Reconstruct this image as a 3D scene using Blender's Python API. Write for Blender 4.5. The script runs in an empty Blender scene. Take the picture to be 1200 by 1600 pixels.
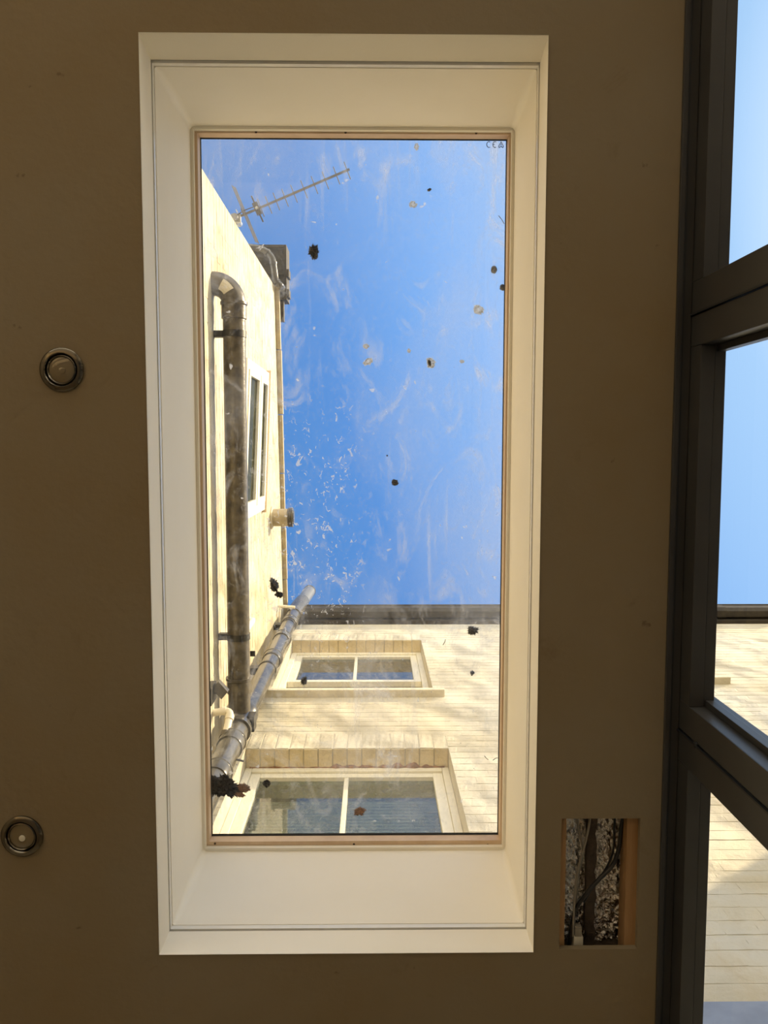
import bpy, bmesh, math, random
from mathutils import Vector, Matrix, noise
random.seed(7)
C = bpy.context.scene.collection
scn = bpy.context.scene
R = math.radians
# ------------------------------------------------------------------ camera
H = 1.1                      # camera height above the floor; all coordinates below are relative to the camera
F = 1250.0                   # focal length in pixels of the 1200x1600 frame
u = Vector(((585-600)/F, (800-700)/F, -1)).normalized()
yv = Vector((0, -1, 0)); yv = (yv - yv.dot(u)*u).normalized()
xv = yv.cross(u)
B = Matrix((xv, yv, u))      # camera space -> world
cd = bpy.data.cameras.new('camera'); cam = bpy.data.objects.new('camera', cd); C.objects.link(cam)
cd.sensor_fit = 'VERTICAL'; cd.sensor_height = 36; cd.lens = F/1600*36; cd.clip_start = .01
cam.matrix_world = Matrix.Translation((0, 0, H)) @ B.to_4x4()
scn.camera = cam
def ray(px, py): return B @ Vector(((px-600)/F, (800-py)/F, -1))
def PZ(px, py, z): r = ray(px, py); return r*(z/r.z)
def PX(px, py, x): r = ray(px, py); return r*(x/r.x)
def PY(px, py, y): r = ray(px, py); return r*(y/r.y)
def proj(p):
    c = B.transposed() @ Vector(p)
    return 600+F*c.x/-c.z, 800-F*c.y/-c.z
# ------------------------------------------------------------------ world, sun, exposure
SUN = Vector((.78, -.27, .57)).normalized()
scn.view_settings.view_transform = 'Standard'; scn.view_settings.look = 'None'
scn.view_settings.gamma = 1; scn.view_settings.use_curve_mapping = False
scn.view_settings.exposure = 0.6
w = bpy.data.worlds.new('sky'); scn.world = w; w.use_nodes = True
nt = w.node_tree; nt.nodes.clear()
def nd(t, typ, **kw):
    n = t.nodes.new(typ)
    for k, v in kw.items(): setattr(n, k, v)
    return n
geo = nd(nt, 'ShaderNodeTexCoord')
dot = nd(nt, 'ShaderNodeVectorMath', operation='DOT_PRODUCT'); dot.inputs[1].default_value = SUN
nt.links.new(geo.outputs['Generated'], dot.inputs[0])
def ramp(t, stops, interp='LINEAR'):
    r = nd(t, 'ShaderNodeValToRGB'); cr = r.color_ramp; cr.interpolation = interp
    while len(cr.elements) > 1: cr.elements.remove(cr.elements[-1])
    cr.elements[0].position = stops[0][0]; cr.elements[0].color = (*stops[0][1], 1)
    for p, c in stops[1:]:
        e = cr.elements.new(p); e.color = (*c, 1)
    return r
rs = ramp(nt, [(0, (.038, .135, .34)), (.38, (.045, .158, .385)), (.55, (.075, .205, .49)), (.7, (.165, .345, .68)), (.87, (.30, .48, .72)), (1, (.9, .95, 1.0))])
nt.links.new(dot.outputs['Value'], rs.inputs[0])
sep = nd(nt, 'ShaderNodeSeparateXYZ'); nt.links.new(geo.outputs['Generated'], sep.inputs[0])
rh = ramp(nt, [(0, (1, 1, 1)), (.12, (.85, .85, .85)), (.3, (.3, .3, .3)), (.6, (0, 0, 0))]); nt.links.new(sep.outputs['Z'], rh.inputs[0])
mx = nd(nt, 'ShaderNodeMixRGB'); nt.links.new(rh.outputs[0], mx.inputs[0]); nt.links.new(rs.outputs[0], mx.inputs[1]); mx.inputs[2].default_value = (2.5, 2.35, 2.0, 1)
bg = nd(nt, 'ShaderNodeBackground'); nt.links.new(mx.outputs[0], bg.inputs[0]); bg.inputs[1].default_value = 1.0
out = nd(nt, 'ShaderNodeOutputWorld'); nt.links.new(bg.outputs[0], out.inputs[0])
sl = bpy.data.lights.new('sun', 'SUN'); sl.energy = 5.0; sl.angle = R(.6); sl.color = (1, .80, .50)
so = bpy.data.objects.new('sun', sl); C.objects.link(so); so.location = (6, -3, 12)
so.rotation_euler = SUN.to_track_quat('Z', 'Y').to_euler()
# ------------------------------------------------------------------ materials
def mat(name, col, rough=.6, metal=0, spec=.5, var=0, scale=8, bump=0, bscale=40, col2=None, stretch=(1, 1, 1), coat=0):
    m = bpy.data.materials.new(name); m.use_nodes = True; t = m.node_tree
    p = t.nodes['Principled BSDF']; p.inputs['Roughness'].default_value = rough; p.inputs['Metallic'].default_value = metal
    p.inputs['Specular IOR Level'].default_value = spec; p.inputs['Coat Weight'].default_value = coat
    p.inputs['Base Color'].default_value = (*col, 1)
    g = nd(t, 'ShaderNodeNewGeometry'); mp = nd(t, 'ShaderNodeVectorMath', operation='MULTIPLY'); mp.inputs[1].default_value = stretch
    t.links.new(g.outputs['Position'], mp.inputs[0])
    if var or col2:
        n = nd(t, 'ShaderNodeTexNoise'); n.inputs['Scale'].default_value = scale; n.inputs['Detail'].default_value = 6; n.inputs['Roughness'].default_value = .62
        t.links.new(mp.outputs[0], n.inputs[0])
        c2 = col2 or tuple(c*(1-var) for c in col)
        r = ramp(t, [(.35, c2), (.65, col)]); t.links.new(n.outputs[0], r.inputs[0]); t.links.new(r.outputs[0], p.inputs['Base Color'])
    if bump:
        n2 = nd(t, 'ShaderNodeTexNoise'); n2.inputs['Scale'].default_value = bscale; n2.inputs['Detail'].default_value = 5
        t.links.new(mp.outputs[0], n2.inputs[0])
        b = nd(t, 'ShaderNodeBump'); b.inputs['Strength'].default_value = bump; b.inputs['Distance'].default_value = .01
        t.links.new(n2.outputs[0], b.inputs['Height']); t.links.new(b.outputs[0], p.inputs['Normal'])
    return m
M = {}
def plaster_mat():
    m = mat('ceiling_plaster', (.228, .184, .118), .8, spec=.3, col2=(.212, .154, .078), scale=1.3, bump=.12, bscale=60)
    t = m.node_tree; p = t.nodes['Principled BSDF']; g = [n for n in t.nodes if n.type == 'NEW_GEOMETRY'][0]
    base = p.inputs['Base Color'].links[0].from_socket
    n = nd(t, 'ShaderNodeTexNoise'); n.inputs['Scale'].default_value = 5; n.inputs['Detail'].default_value = 9; n.inputs['Roughness'].default_value = .7; n.inputs['Distortion'].default_value = 1.2
    t.links.new(g.outputs['Position'], n.inputs[0])
    r = ramp(t, [(.62, (0, 0, 0)), (.75, (.55, .55, .55))]); t.links.new(n.outputs[0], r.inputs[0])
    mxx = nd(t, 'ShaderNodeMixRGB'); mxx.inputs[2].default_value = (.165, .112, .058, 1)
    t.links.new(r.outputs[0], mxx.inputs[0]); t.links.new(base, mxx.inputs[1])
    # small brown scuffs in the plaster
    n3 = nd(t, 'ShaderNodeTexNoise'); n3.inputs['Scale'].default_value = 26; n3.inputs['Detail'].default_value = 4; t.links.new(g.outputs['Position'], n3.inputs[0])
    r3 = ramp(t, [(.735, (0, 0, 0)), (.77, (.7, .7, .7))]); t.links.new(n3.outputs[0], r3.inputs[0])
    m3 = nd(t, 'ShaderNodeMixRGB'); m3.inputs[2].default_value = (.13, .09, .05, 1)
    t.links.new(r3.outputs[0], m3.inputs[0]); t.links.new(mxx.outputs[0], m3.inputs[1])
    t.links.new(m3.outputs[0], p.inputs['Base Color'])
    return m
M['plaster'] = plaster_mat()
def wallpaint(nm='masonry_paint', cols=((.54, .46, .30), (.57, .50, .35), (.59, .545, .42))):
    m = bpy.data.materials.new(nm); m.use_nodes = True; t = m.node_tree; p = t.nodes['Principled BSDF']
    p.inputs['Roughness'].default_value = .55; p.inputs['Specular IOR Level'].default_value = .35
    g = nd(t, 'ShaderNodeNewGeometry')
    def nz(s, d=5, r=.6, st=(1, 1, 1)):
        v = nd(t, 'ShaderNodeVectorMath', operation='MULTIPLY'); v.inputs[1].default_value = st; t.links.new(g.outputs['Position'], v.inputs[0])
        n = nd(t, 'ShaderNodeTexNoise'); n.inputs['Scale'].default_value = s; n.inputs['Detail'].default_value = d; n.inputs['Roughness'].default_value = r
        t.links.new(v.outputs[0], n.inputs[0]); return n.outputs[0]
    r = ramp(t, [(.35, cols[0]), (.5, cols[1]), (.66, cols[2])]); t.links.new(nz(1.1), r.inputs[0])
    # runs, hair cracks and dirt
    r2 = ramp(t, [(.54, (0, 0, 0)), (.78, (.8, .8, .8))]); t.links.new(nz(9, 9, .72, (1, 1, .35)), r2.inputs[0])
    a = nd(t, 'ShaderNodeMixRGB'); a.inputs[2].default_value = (.50, .42, .27, 1); t.links.new(r2.outputs[0], a.inputs[0]); t.links.new(r.outputs[0], a.inputs[1])
    r4 = ramp(t, [(.71, (0, 0, 0)), (.74, (.8, .8, .8))]); t.links.new(nz(30, 3, .6, (1, 1, 2.2)), r4.inputs[0])
    b_ = nd(t, 'ShaderNodeMixRGB'); b_.inputs[2].default_value = (.33, .27, .19, 1); t.links.new(r4.outputs[0], b_.inputs[0]); t.links.new(a.outputs[0], b_.inputs[1])
    # rusty stain above the elbow of the waste pipe
    st = PX(346, 425, -.78); st.z += H
    ds = nd(t, 'ShaderNodeVectorMath', operation='DISTANCE'); sc = nd(t, 'ShaderNodeVectorMath', operation='MULTIPLY'); sc.inputs[1].default_value = (1, 1, .45)
    t.links.new(g.outputs['Position'], sc.inputs[0]); t.links.new(sc.outputs[0], ds.inputs[0]); ds.inputs[1].default_value = (st.x, st.y, st.z*.45)
    ad = nd(t, 'ShaderNodeMath', operation='MULTIPLY_ADD'); ad.inputs[1].default_value = .16; t.links.new(nz(14), ad.inputs[0]); t.links.new(ds.outputs['Value'], ad.inputs[2])
    rr = ramp(t, [(.145, (.75, .75, .75)), (.17, (0, 0, 0))]); t.links.new(ad.outputs[0], rr.inputs[0])
    c_ = nd(t, 'ShaderNodeMixRGB'); c_.inputs[2].default_value = (.50, .30, .13, 1); t.links.new(rr.outputs[0], c_.inputs[0]); t.links.new(b_.outputs[0], c_.inputs[1])
    t.links.new(c_.outputs[0], p.inputs['Base Color'])
    b = nd(t, 'ShaderNodeBump'); b.inputs['Strength'].default_value = .55; b.inputs['Distance'].default_value = .012; t.links.new(nz(22, 6), b.inputs['Height'])
    b2 = nd(t, 'ShaderNodeBump'); b2.inputs['Strength'].default_value = .9; b2.inputs['Distance'].default_value = .20; t.links.new(nz(1.9, 2), b2.inputs['Height']); t.links.new(b.outputs[0], b2.inputs['Normal'])
    t.links.new(b2.outputs[0], p.inputs['Normal'])
    return m
M['paint'] = wallpaint()
M['paint_rear'] = wallpaint('masonry_paint_rear', ((.545, .485, .34), (.58, .53, .405), (.60, .57, .475)))
M['soffit'] = mat('bare_brick_paint', (.74, .62, .40), .8, col2=(.60, .49, .29), scale=9, bump=.5, bscale=50)
M['lining'] = mat('white_emulsion', (.92, .87, .76), .6, spec=.3, col2=(.89, .84, .72), scale=3, bump=.04, bscale=25)
M['upvc'] = mat('white_plastic', (.86, .84, .78), .25, var=.06, scale=10)
M['bead'] = mat('primed_timber', (.74, .56, .38), .5, col2=(.62, .44, .28), scale=12, stretch=(1, .2, 1))
M['frame_paint'] = mat('cream_gloss', (.84, .79, .63), .4, var=.12, scale=7, bump=.1)
M['sillp'] = mat('sill_paint', (.74, .67, .50), .6, var=.2, scale=9, bump=.3)
M['alu'] = mat('dark_aluminium', (.042, .040, .037), .38, spec=.5, var=.25, scale=4)
M['alu2'] = mat('dark_gasket', (.012, .013, .015), .5)
M['soil'] = mat('grey_black_pipe', (.12, .10, .07), .36, col2=(.045, .038, .028), scale=22, bump=.15, bscale=60)
M['stack'] = mat('grey_pipe', (.11, .10, .08), .26, col2=(.05, .047, .042), scale=9, bump=.05)
M['vent'] = mat('pale_grey_pipe', (.13, .14, .16), .4, var=.2)
M['pvc'] = mat('cream_waste_pipe', (.85, .78, .60), .35, var=.1)
M['gutter'] = mat('dark_gutter', (.020, .016, .011), .6, spec=.3, col2=(.045, .036, .022), scale=12)
M['flue'] = mat('beige_flue', (.45, .38, .25), .55, var=.3, scale=16)
M['black'] = mat('black_plastic', (.02, .018, .015), .45, var=.4, scale=20)
M['galv'] = mat('galvanised_steel', (.62, .62, .60), .35, metal=.7, var=.3, scale=30)
M['alum'] = mat('bare_aluminium', (.13, .125, .115), .5, metal=.3)
M['chrome'] = mat('satin_chrome', (.13, .11, .08), .2, metal=1.0)
M['lens'] = mat('downlight_lens', (.16, .12, .06), .12, coat=1)
M['foil'] = mat('foil', (.93, .90, .84), .16, metal=1, bump=.9, bscale=90)
M['timber'] = mat('sawn_timber', (.42, .25, .11), .7, col2=(.30, .16, .06), scale=14, stretch=(1, .12, 1), bump=.3)
M['darkwood'] = mat('dark_joist', (.10, .07, .045), .8, var=.5, scale=20, bump=.6)
M['cable'] = mat('black_cable', (.015, .014, .013), .4)
M['cableg'] = mat('grey_cable', (.25, .22, .17), .45)
M['conn'] = mat('white_connector', (.6, .56, .45), .4)
M['moss'] = mat('dark_moss', (.035, .025, .015), .95, col2=(.015, .012, .008), scale=60, bump=.6, bscale=200)
M['mossr'] = mat('red_brown_debris', (.40, .21, .11), .9, var=.3, scale=60)
M['dropping'] = mat('dried_splat', (.62, .63, .62), .8, col2=(.30, .27, .22), scale=70)
tt = M['dropping'].node_tree; tl_ = nd(tt, 'ShaderNodeBsdfTranslucent'); tl_.inputs[0].default_value = (.85, .84, .80, 1); ms_ = nd(tt, 'ShaderNodeMixShader'); ms_.inputs[0].default_value = .93
tt.links.new(tt.nodes['Principled BSDF'].outputs[0], ms_.inputs[1]); tt.links.new(tl_.outputs[0], ms_.inputs[2]); tq = nd(tt, 'ShaderNodeBsdfTransparent'); mq = nd(tt, 'ShaderNodeMixShader'); mq.inputs[0].default_value = .62; tt.links.new(tq.outputs[0], mq.inputs[1]); tt.links.new(ms_.outputs[0], mq.inputs[2]); tt.links.new(mq.outputs[0], tt.nodes['Material Output'].inputs[0])
M['mark'] = mat('etched_mark', (.05, .06, .09), .6)
M['screw'] = mat('screw_hole', (.06, .035, .02), .6)
M['crack'] = mat('crumbling_mortar', (.34, .17, .08), .95, col2=(.18, .10, .05), scale=40, bump=.5, bscale=90)
M['room'] = mat('room_wall_plaster', (.74, .66, .50), .85, var=.15, scale=2)
M['floor'] = mat('pale_oak_floor', (.74, .60, .40), .5, col2=(.64, .50, .32), scale=5, stretch=(4, .4, 1))
M['paving'] = mat('pale_paving', (.46, .42, .34), .8, var=.25, scale=3)
M['roof'] = mat('roof_felt', (.13, .125, .12), .85, var=.25, bump=.3)
M['lead'] = mat('lead_flashing', (.30, .32, .37), .45, metal=.3, var=.2, scale=10)
M['slate'] = mat('roof_slate', (.10, .10, .11), .6, var=.3)
M['sidein'] = mat('pane_backing_grey', (.34, .31, .22), .9)  # even beige-grey backing tone behind the side window panes
M['blind'] = mat('blind_slat', (.80, .78, .68), .5)
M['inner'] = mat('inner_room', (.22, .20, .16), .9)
M['blockrend'] = mat('sun_blocker_render', (.62, .52, .36), .9, var=.2, scale=2)  # render of the unseen house added to block the sun
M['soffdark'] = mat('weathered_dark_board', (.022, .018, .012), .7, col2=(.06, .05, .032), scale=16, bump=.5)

def glass(name, refl=1.0, dirt=0, tint=(1, 1, 1)):
    m = bpy.data.materials.new(name); m.use_nodes = True; t = m.node_tree; t.nodes.clear()
    o = nd(t, 'ShaderNodeOutputMaterial'); tr = nd(t, 'ShaderNodeBsdfTransparent'); tr.inputs[0].default_value = (*tint, 1)
    gl = nd(t, 'ShaderNodeBsdfGlossy'); gl.inputs['Roughness'].default_value = .01
    fr = nd(t, 'ShaderNodeFresnel'); fr.inputs[0].default_value = 1.5
    mu = nd(t, 'ShaderNodeMath', operation='MULTIPLY'); mu.inputs[1].default_value = refl; mu.use_clamp = True; t.links.new(fr.outputs[0], mu.inputs[0])
    bf = nd(t, 'ShaderNodeNewGeometry'); iv = nd(t, 'ShaderNodeMath', operation='SUBTRACT'); iv.inputs[0].default_value = 1; t.links.new(bf.outputs['Backfacing'], iv.inputs[1])
    mu2 = nd(t, 'ShaderNodeMath', operation='MULTIPLY'); t.links.new(mu.outputs[0], mu2.inputs[0]); t.links.new(iv.outputs[0], mu2.inputs[1]); mu = mu2
    ms = nd(t, 'ShaderNodeMixShader'); t.links.new(mu.outputs[0], ms.inputs[0]); t.links.new(tr.outputs[0], ms.inputs[1]); t.links.new(gl.outputs[0], ms.inputs[2])
    last = ms.outputs[0]
    if dirt:
        g = nd(t, 'ShaderNodeNewGeometry')
        def nz(s, d, r, st, dist=0, off=(0, 0, 0)):
            v = nd(t, 'ShaderNodeVectorMath', operation='MULTIPLY_ADD'); v.inputs[1].default_value = st; v.inputs[2].default_value = off; t.links.new(g.outputs['Position'], v.inputs[0])
            n = nd(t, 'ShaderNodeTexNoise'); n.inputs['Scale'].default_value = s; n.inputs['Detail'].default_value = d; n.inputs['Roughness'].default_value = r; n.inputs['Distortion'].default_value = dist
            t.links.new(v.outputs[0], n.inputs[0]); return n.outputs[0]
        def rm(src, a, b, v):
            q = nd(t, 'ShaderNodeMapRange'); q.inputs[1].default_value = a; q.inputs[2].default_value = b; q.inputs[3].default_value = 0; q.inputs[4].default_value = v; t.links.new(src, q.inputs[0]); return q.outputs[0]
        def add(a, b, op='ADD'):
            q = nd(t, 'ShaderNodeMath', operation=op); t.links.new(a, q.inputs[0]); t.links.new(b, q.inputs[1]); return q.outputs[0]
        soft = rm(nz(3.0, 4, .55, (1, .5, 1), .6), .47, .75, .13)
        wisp = rm(nz(9, 9, .75, (1, .6, 1), 1.8, (3, 1, 0)), .53, .72, .30)
        streak = rm(nz(16, 4, .6, (2.6, .14, 1), .3, (1, 5, 0)), .60, .78, .18)
        fine = nz(75, 3, .6, (1, .75, 1), 1.0, (9, 2, 0))
        # speckled band of dried drops on the left half, denser towards the middle
        sx = nd(t, 'ShaderNodeSeparateXYZ'); t.links.new(g.outputs['Position'], sx.inputs[0])
        def bump1(s, c, wd):
            a = nd(t, 'ShaderNodeMath', operation='SUBTRACT'); a.inputs[1].default_value = c; t.links.new(s, a.inputs[0])
            b = nd(t, 'ShaderNodeMath', operation='ABSOLUTE'); t.links.new(a.outputs[0], b.inputs[0])
            q = nd(t, 'ShaderNodeMapRange'); q.inputs[1].default_value = wd*.5; q.inputs[2].default_value = wd; q.inputs[3].default_value = 1; q.inputs[4].default_value = 0; t.links.new(b.outputs[0], q.inputs[0]); return q.outputs[0]
        band = add(bump1(sx.outputs[0], -.16, .17), bump1(sx.outputs[1], .20, .40), 'MULTIPLY')
        spots = add(rm(fine, .62, .67, .55), band, 'MULTIPLY')
        few = rm(nz(40, 2, .5, (1, 1, 1), .4, (4, 8, 0)), .735, .77, .5)
        edge = nd(t, 'ShaderNodeMapRange'); edge.inputs[1].default_value = -.25; edge.inputs[2].default_value = -.95; edge.inputs[3].default_value = 0; edge.inputs[4].default_value = .10; t.links.new(sx.outputs[1], edge.inputs[0])
        edge2 = nd(t, 'ShaderNodeMapRange'); edge2.inputs[1].default_value = .12; edge2.inputs[2].default_value = .42; edge2.inputs[3].default_value = 0; edge2.inputs[4].default_value = .14; t.links.new(sx.outputs[0], edge2.inputs[0])
        scr = rm(nz(38, 8, .8, (1, .8, 1), 2.5, (2, 7, 0)), .545, .68, .13)
        edges = add(edge.outputs[0], edge2.outputs[0]) if dirt < .1 else scr
        tot = add(add(add(soft, wisp), add(scr, edges)), add(streak, add(spots, few)))
        ba = nd(t, 'ShaderNodeMath', operation='ADD'); ba.inputs[1].default_value = dirt; ba.use_clamp = True; t.links.new(tot, ba.inputs[0])
        df = nd(t, 'ShaderNodeBsdfDiffuse'); df.inputs[0].default_value = (.85, .85, .85, 1)
        tl = nd(t, 'ShaderNodeBsdfTranslucent'); tl.inputs[0].default_value = (.85, .85, .85, 1)
        m2 = nd(t, 'ShaderNodeMixShader'); m2.inputs[0].default_value = .95; t.links.new(df.outputs[0], m2.inputs[1]); t.links.new(tl.outputs[0], m2.inputs[2])
        m3 = nd(t, 'ShaderNodeMixShader'); t.links.new(ba.outputs[0], m3.inputs[0]); t.links.new(last, m3.inputs[1]); t.links.new(m2.outputs[0], m3.inputs[2]); last = m3.outputs[0]
    t.links.new(last, o.inputs[0]); return m
M['roofglass'] = glass('dirty_skylight_glass', .8, .0001)
M['doorglass'] = glass('door_glass', .8)
M['sideglass'] = glass('side_window_glass', .25, tint=(.6, .62, .58))
M['winglass'] = glass('old_window_glass', 1.9, .16, tint=(.75, .8, .75))

# ------------------------------------------------------------------ geometry helpers (camera-relative coordinates)
def tag(o, label=None, cat=None, group=None, kind=None):
    if label: o['label'] = label
    if cat: o['category'] = cat
    if group: o['group'] = group
    if kind: o['kind'] = kind
    return o
def wloc(o):
    v = Vector(o.location); p = o.parent
    while p: v += p.location; p = p.parent
    return v
def empty(name, loc, parent=None, **kw):
    o = bpy.data.objects.new(name, None); o.empty_display_size = .05; C.objects.link(o)
    L = Vector(loc) + Vector((0, 0, H))
    if parent: o.parent = parent; L -= wloc(parent)
    o.location = L
    tag(o, **kw); return o
class MB:
    def __init__(s): s.v = []; s.f = []
    def add(s, vs, fs):
        k = len(s.v); s.v += [Vector(a) for a in vs]; s.f += [tuple(i+k for i in f) for f in fs]; return s
    def box(s, x0, x1, y0, y1, z0, z1):
        return s.add([(x, y, z) for x in (x0, x1) for y in (y0, y1) for z in (z0, z1)],
                     [(0, 1, 3, 2), (4, 6, 7, 5), (0, 4, 5, 1), (2, 3, 7, 6), (0, 2, 6, 4), (1, 5, 7, 3)])
    def obox(s, c, ax, ay, az):   # centre and half axes
        c = Vector(c); ax, ay, az = map(Vector, (ax, ay, az))
        return s.add([c+i*ax+j*ay+k*az for i in (-1, 1) for j in (-1, 1) for k in (-1, 1)],
                     [(0, 1, 3, 2), (4, 6, 7, 5), (0, 4, 5, 1), (2, 3, 7, 6), (0, 2, 6, 4), (1, 5, 7, 3)])
    def bar(s, a, b, wd, ht=None, up=(0, 0, 1)):
        a, b = Vector(a), Vector(b); d = b-a; n = d.normalized(); q = n.cross(Vector(up))
        if q.length < 1e-4: q = n.cross(Vector((1, 0, 0)))
        q.normalize(); r = q.cross(n)
        return s.obox((a+b)/2, d/2, q*wd/2, r*(ht or wd)/2)
    def tube(s, pts, rad, n=16, cap=True):
        pts = [Vector(p) for p in pts]; k = len(pts)
        rads = rad if isinstance(rad, (list, tuple)) else [rad]*k
        t0 = (pts[1]-pts[0]).normalized(); q = t0.orthogonal().normalized(); rings = []; pt = t0
        for i, p in enumerate(pts):
            t = (pts[min(i+1, k-1)]-pts[max(i-1, 0)])
            t = t.normalized() if t.length > 1e-9 else pt
            q = q - q.dot(t)*t; q.normalize(); r = t.cross(q); pt = t
            rings.append([p + rads[i]*(math.cos(2*math.pi*j/n)*q + math.sin(2*math.pi*j/n)*r) for j in range(n)])
        vs = [v for g in rings for v in g]; fs = []
        for i in range(k-1):
            for j in range(n): a = i*n+j; b = i*n+(j+1) % n; fs.append((a, b, b+n, a+n))
        if cap: fs += [tuple(range(n-1, -1, -1)), tuple((k-1)*n+j for j in range(n))]
        return s.add(vs, fs)
    def lathe(s, c, axis, prof, n=40, closed=False):   # prof: (radius, height along axis)
        c = Vector(c); a = Vector(axis).normalized(); q = a.orthogonal().normalized(); r = a.cross(q); vs = []; fs = []
        for rad, h in prof: vs += [c+a*h+rad*(math.cos(2*math.pi*j/n)*q+math.sin(2*math.pi*j/n)*r) for j in range(n)]
        m = len(prof)
        for i in range(m if closed else m-1):
            for j in range(n):
                a0 = i*n+j; b0 = i*n+(j+1) % n; i2 = (i+1) % m
                fs.append((a0, b0, i2*n+(j+1) % n, i2*n+j))
        return s.add(vs, fs)
    def loft(s, loops, close=False):
        n = len(loops[0]); vs = [v for l in loops for v in l]; fs = []; m = len(loops)
        for i in range(m if close else m-1):
            i2 = (i+1) % m
            for j in range(n): fs.append((i*n+j, i*n+(j+1) % n, i2*n+(j+1) % n, i2*n+j))
        return s.add(vs, fs)
    def build(s, name, m, parent=None, bev=0, smooth=False, **kw):
        lo = Vector([min(v[i] for v in s.v) for i in range(3)]); hi = Vector([max(v[i] for v in s.v) for i in range(3)]); c = (lo+hi)/2
        me = bpy.data.meshes.new(name); me.from_pydata([v-c for v in s.v], [], s.f)
        bm = bmesh.new(); bm.from_mesh(me); bmesh.ops.recalc_face_normals(bm, faces=bm.faces)
        if bev: bmesh.ops.bevel(bm, geom=bm.edges[:], offset=bev, segments=2, affect='EDGES', profile=.7)
        bm.to_mesh(me); bm.free()
        me.materials.append(M[m])
        if smooth:
            for p in me.polygons: p.use_smooth = True
            if smooth != 'all': me.set_sharp_from_angle(angle=R(38))
        o = bpy.data.objects.new(name, me); C.objects.link(o)
        L = c + Vector((0, 0, H))
        if parent: o.parent = parent; L -= wloc(parent)
        o.location = L; tag(o, **kw); return o
def arc(c, a, b, r, n=8):      # quarter bend about c from direction a to direction b
    c, a, b = Vector(c), Vector(a), Vector(b)
    return [c + r*(math.cos(t*math.pi/2/n)*a + math.sin(t*math.pi/2/n)*b) for t in range(n+1)]
def rrect(x0, x1, y0, y1, z, r=.0, n=5):
    if r <= 0: return [Vector((x0, y0, z)), Vector((x1, y0, z)), Vector((x1, y1, z)), Vector((x0, y1, z))]
    o = []
    for cx, cy, a0 in ((x0+r, y0+r, 180), (x1-r, y0+r, 270), (x1-r, y1-r, 0), (x0+r, y1-r, 90)):
        for k in range(n+1): a = R(a0+90*k/n); o.append(Vector((cx+r*math.cos(a), cy+r*math.sin(a), z)))
    return o

# ------------------------------------------------------------------ room shell
SX0, SX1, SY0, SY1 = -.4215, .313, -.740, .990      # roof window opening in the ceiling
HX0, HX1, HY0, HY1 = .3435, .4885, .7005, .946      # service hatch opening
hc = [PZ(*p, 1.5) for p in ((877, 1279), (1000, 1279), (996, 1482), (874, 1484))]
HX0, HX1, HY0, HY1 = (hc[0].x+hc[3].x)/2, (hc[1].x+hc[2].x)/2, (hc[0].y+hc[1].y)/2, (hc[2].y+hc[3].y)/2
DX = .558                                            # ceiling meets the glazed doors
def slab(name, m, x0, x1, y0, y1, z0, z1, holes, **kw):
    xs = sorted({x0, x1, *[h[0] for h in holes], *[h[1] for h in holes]}); ys = sorted({y0, y1, *[h[2] for h in holes], *[h[3] for h in holes]})
    def solid(i, j):
        if i < 0 or j < 0 or i >= len(xs)-1 or j >= len(ys)-1: return False
        cx, cy = (xs[i]+xs[i+1])/2, (ys[j]+ys[j+1])/2
        return not any(h[0] < cx < h[1] and h[2] < cy < h[3] for h in holes)
    b = MB()
    for i in range(len(xs)-1):
        for j in range(len(ys)-1):
            if not solid(i, j): continue
            a, c, d, e = xs[i], xs[i+1], ys[j], ys[j+1]
            b.add([(a, d, z0), (c, d, z0), (c, e, z0), (a, e, z0)], [(0, 1, 2, 3)]); b.add([(a, d, z1), (c, d, z1), (c, e, z1), (a, e, z1)], [(0, 1, 2, 3)])
            for di, dj, p, q in ((-1, 0, (a, d), (a, e)), (1, 0, (c, d), (c, e)), (0, -1, (a, d), (c, d)), (0, 1, (a, e), (c, e))):
                if not solid(i+di, j+dj): b.add([(*p, z0), (*q, z0), (*q, z1), (*p, z1)], [(0, 1, 2, 3)])
    return b.build(name, m, **kw)
RX0, RX1, RY0, RY1 = -3.4, .70, -2.5, 3.2
sk = (SX0, SX1, SY0, SY1); skr = (SX0-.03, SX1+.03, SY0-.03, SY1+.03); ht = (HX0, HX1, HY0, HY1)
slab('ceiling', 'plaster', RX0, DX, RY0, RY1, 1.5, 1.5125, [sk, ht], kind='structure', label='brown bare plaster ceiling around the skylight')
slab('roof', 'roof', RX0-.1, RX1, RY0-.1, RY1+.1, 1.66, 1.82, [skr], kind='structure')
MB().box(RX0-.1, RX1+.02, RY0-.1, RY1+.1, -1.2, -1.1).build('floor', 'floor', kind='structure')
MB().box(RX0-.1, RX0, RY0-.1, RY1+.1, -1.1, 1.66).build('wall_left', 'room', kind='structure')
MB().box(RX0, RX1, RY0-.1, RY0, 1.30, 1.66).box(RX0, RX0+.25, RY0-.1, RY0, -1.1, 1.30).box(RX1-.25, RX1, RY0-.1, RY0, -1.1, 1.30).build('wall_front', 'room', kind='structure')  # unseen wall; its wide opening is added to let sun into the room
MB().box(RX0, RX1, RY1, RY1+.1, -1.1, 1.66).build('wall_back', 'room', kind='structure')
DY0, DY1 = -2.42, 1.34
MB().box(DX+.002, .68, DY1, RY1, -1.1, 1.66).box(DX+.002, .68, RY0, DY0, -1.1, 1.66).build('wall_right', 'room', kind='structure')
MB().box(DX+.03, .68, DY0, DY1, 1.56, 1.66).build('trim_1', 'alu', kind='structure')

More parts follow.
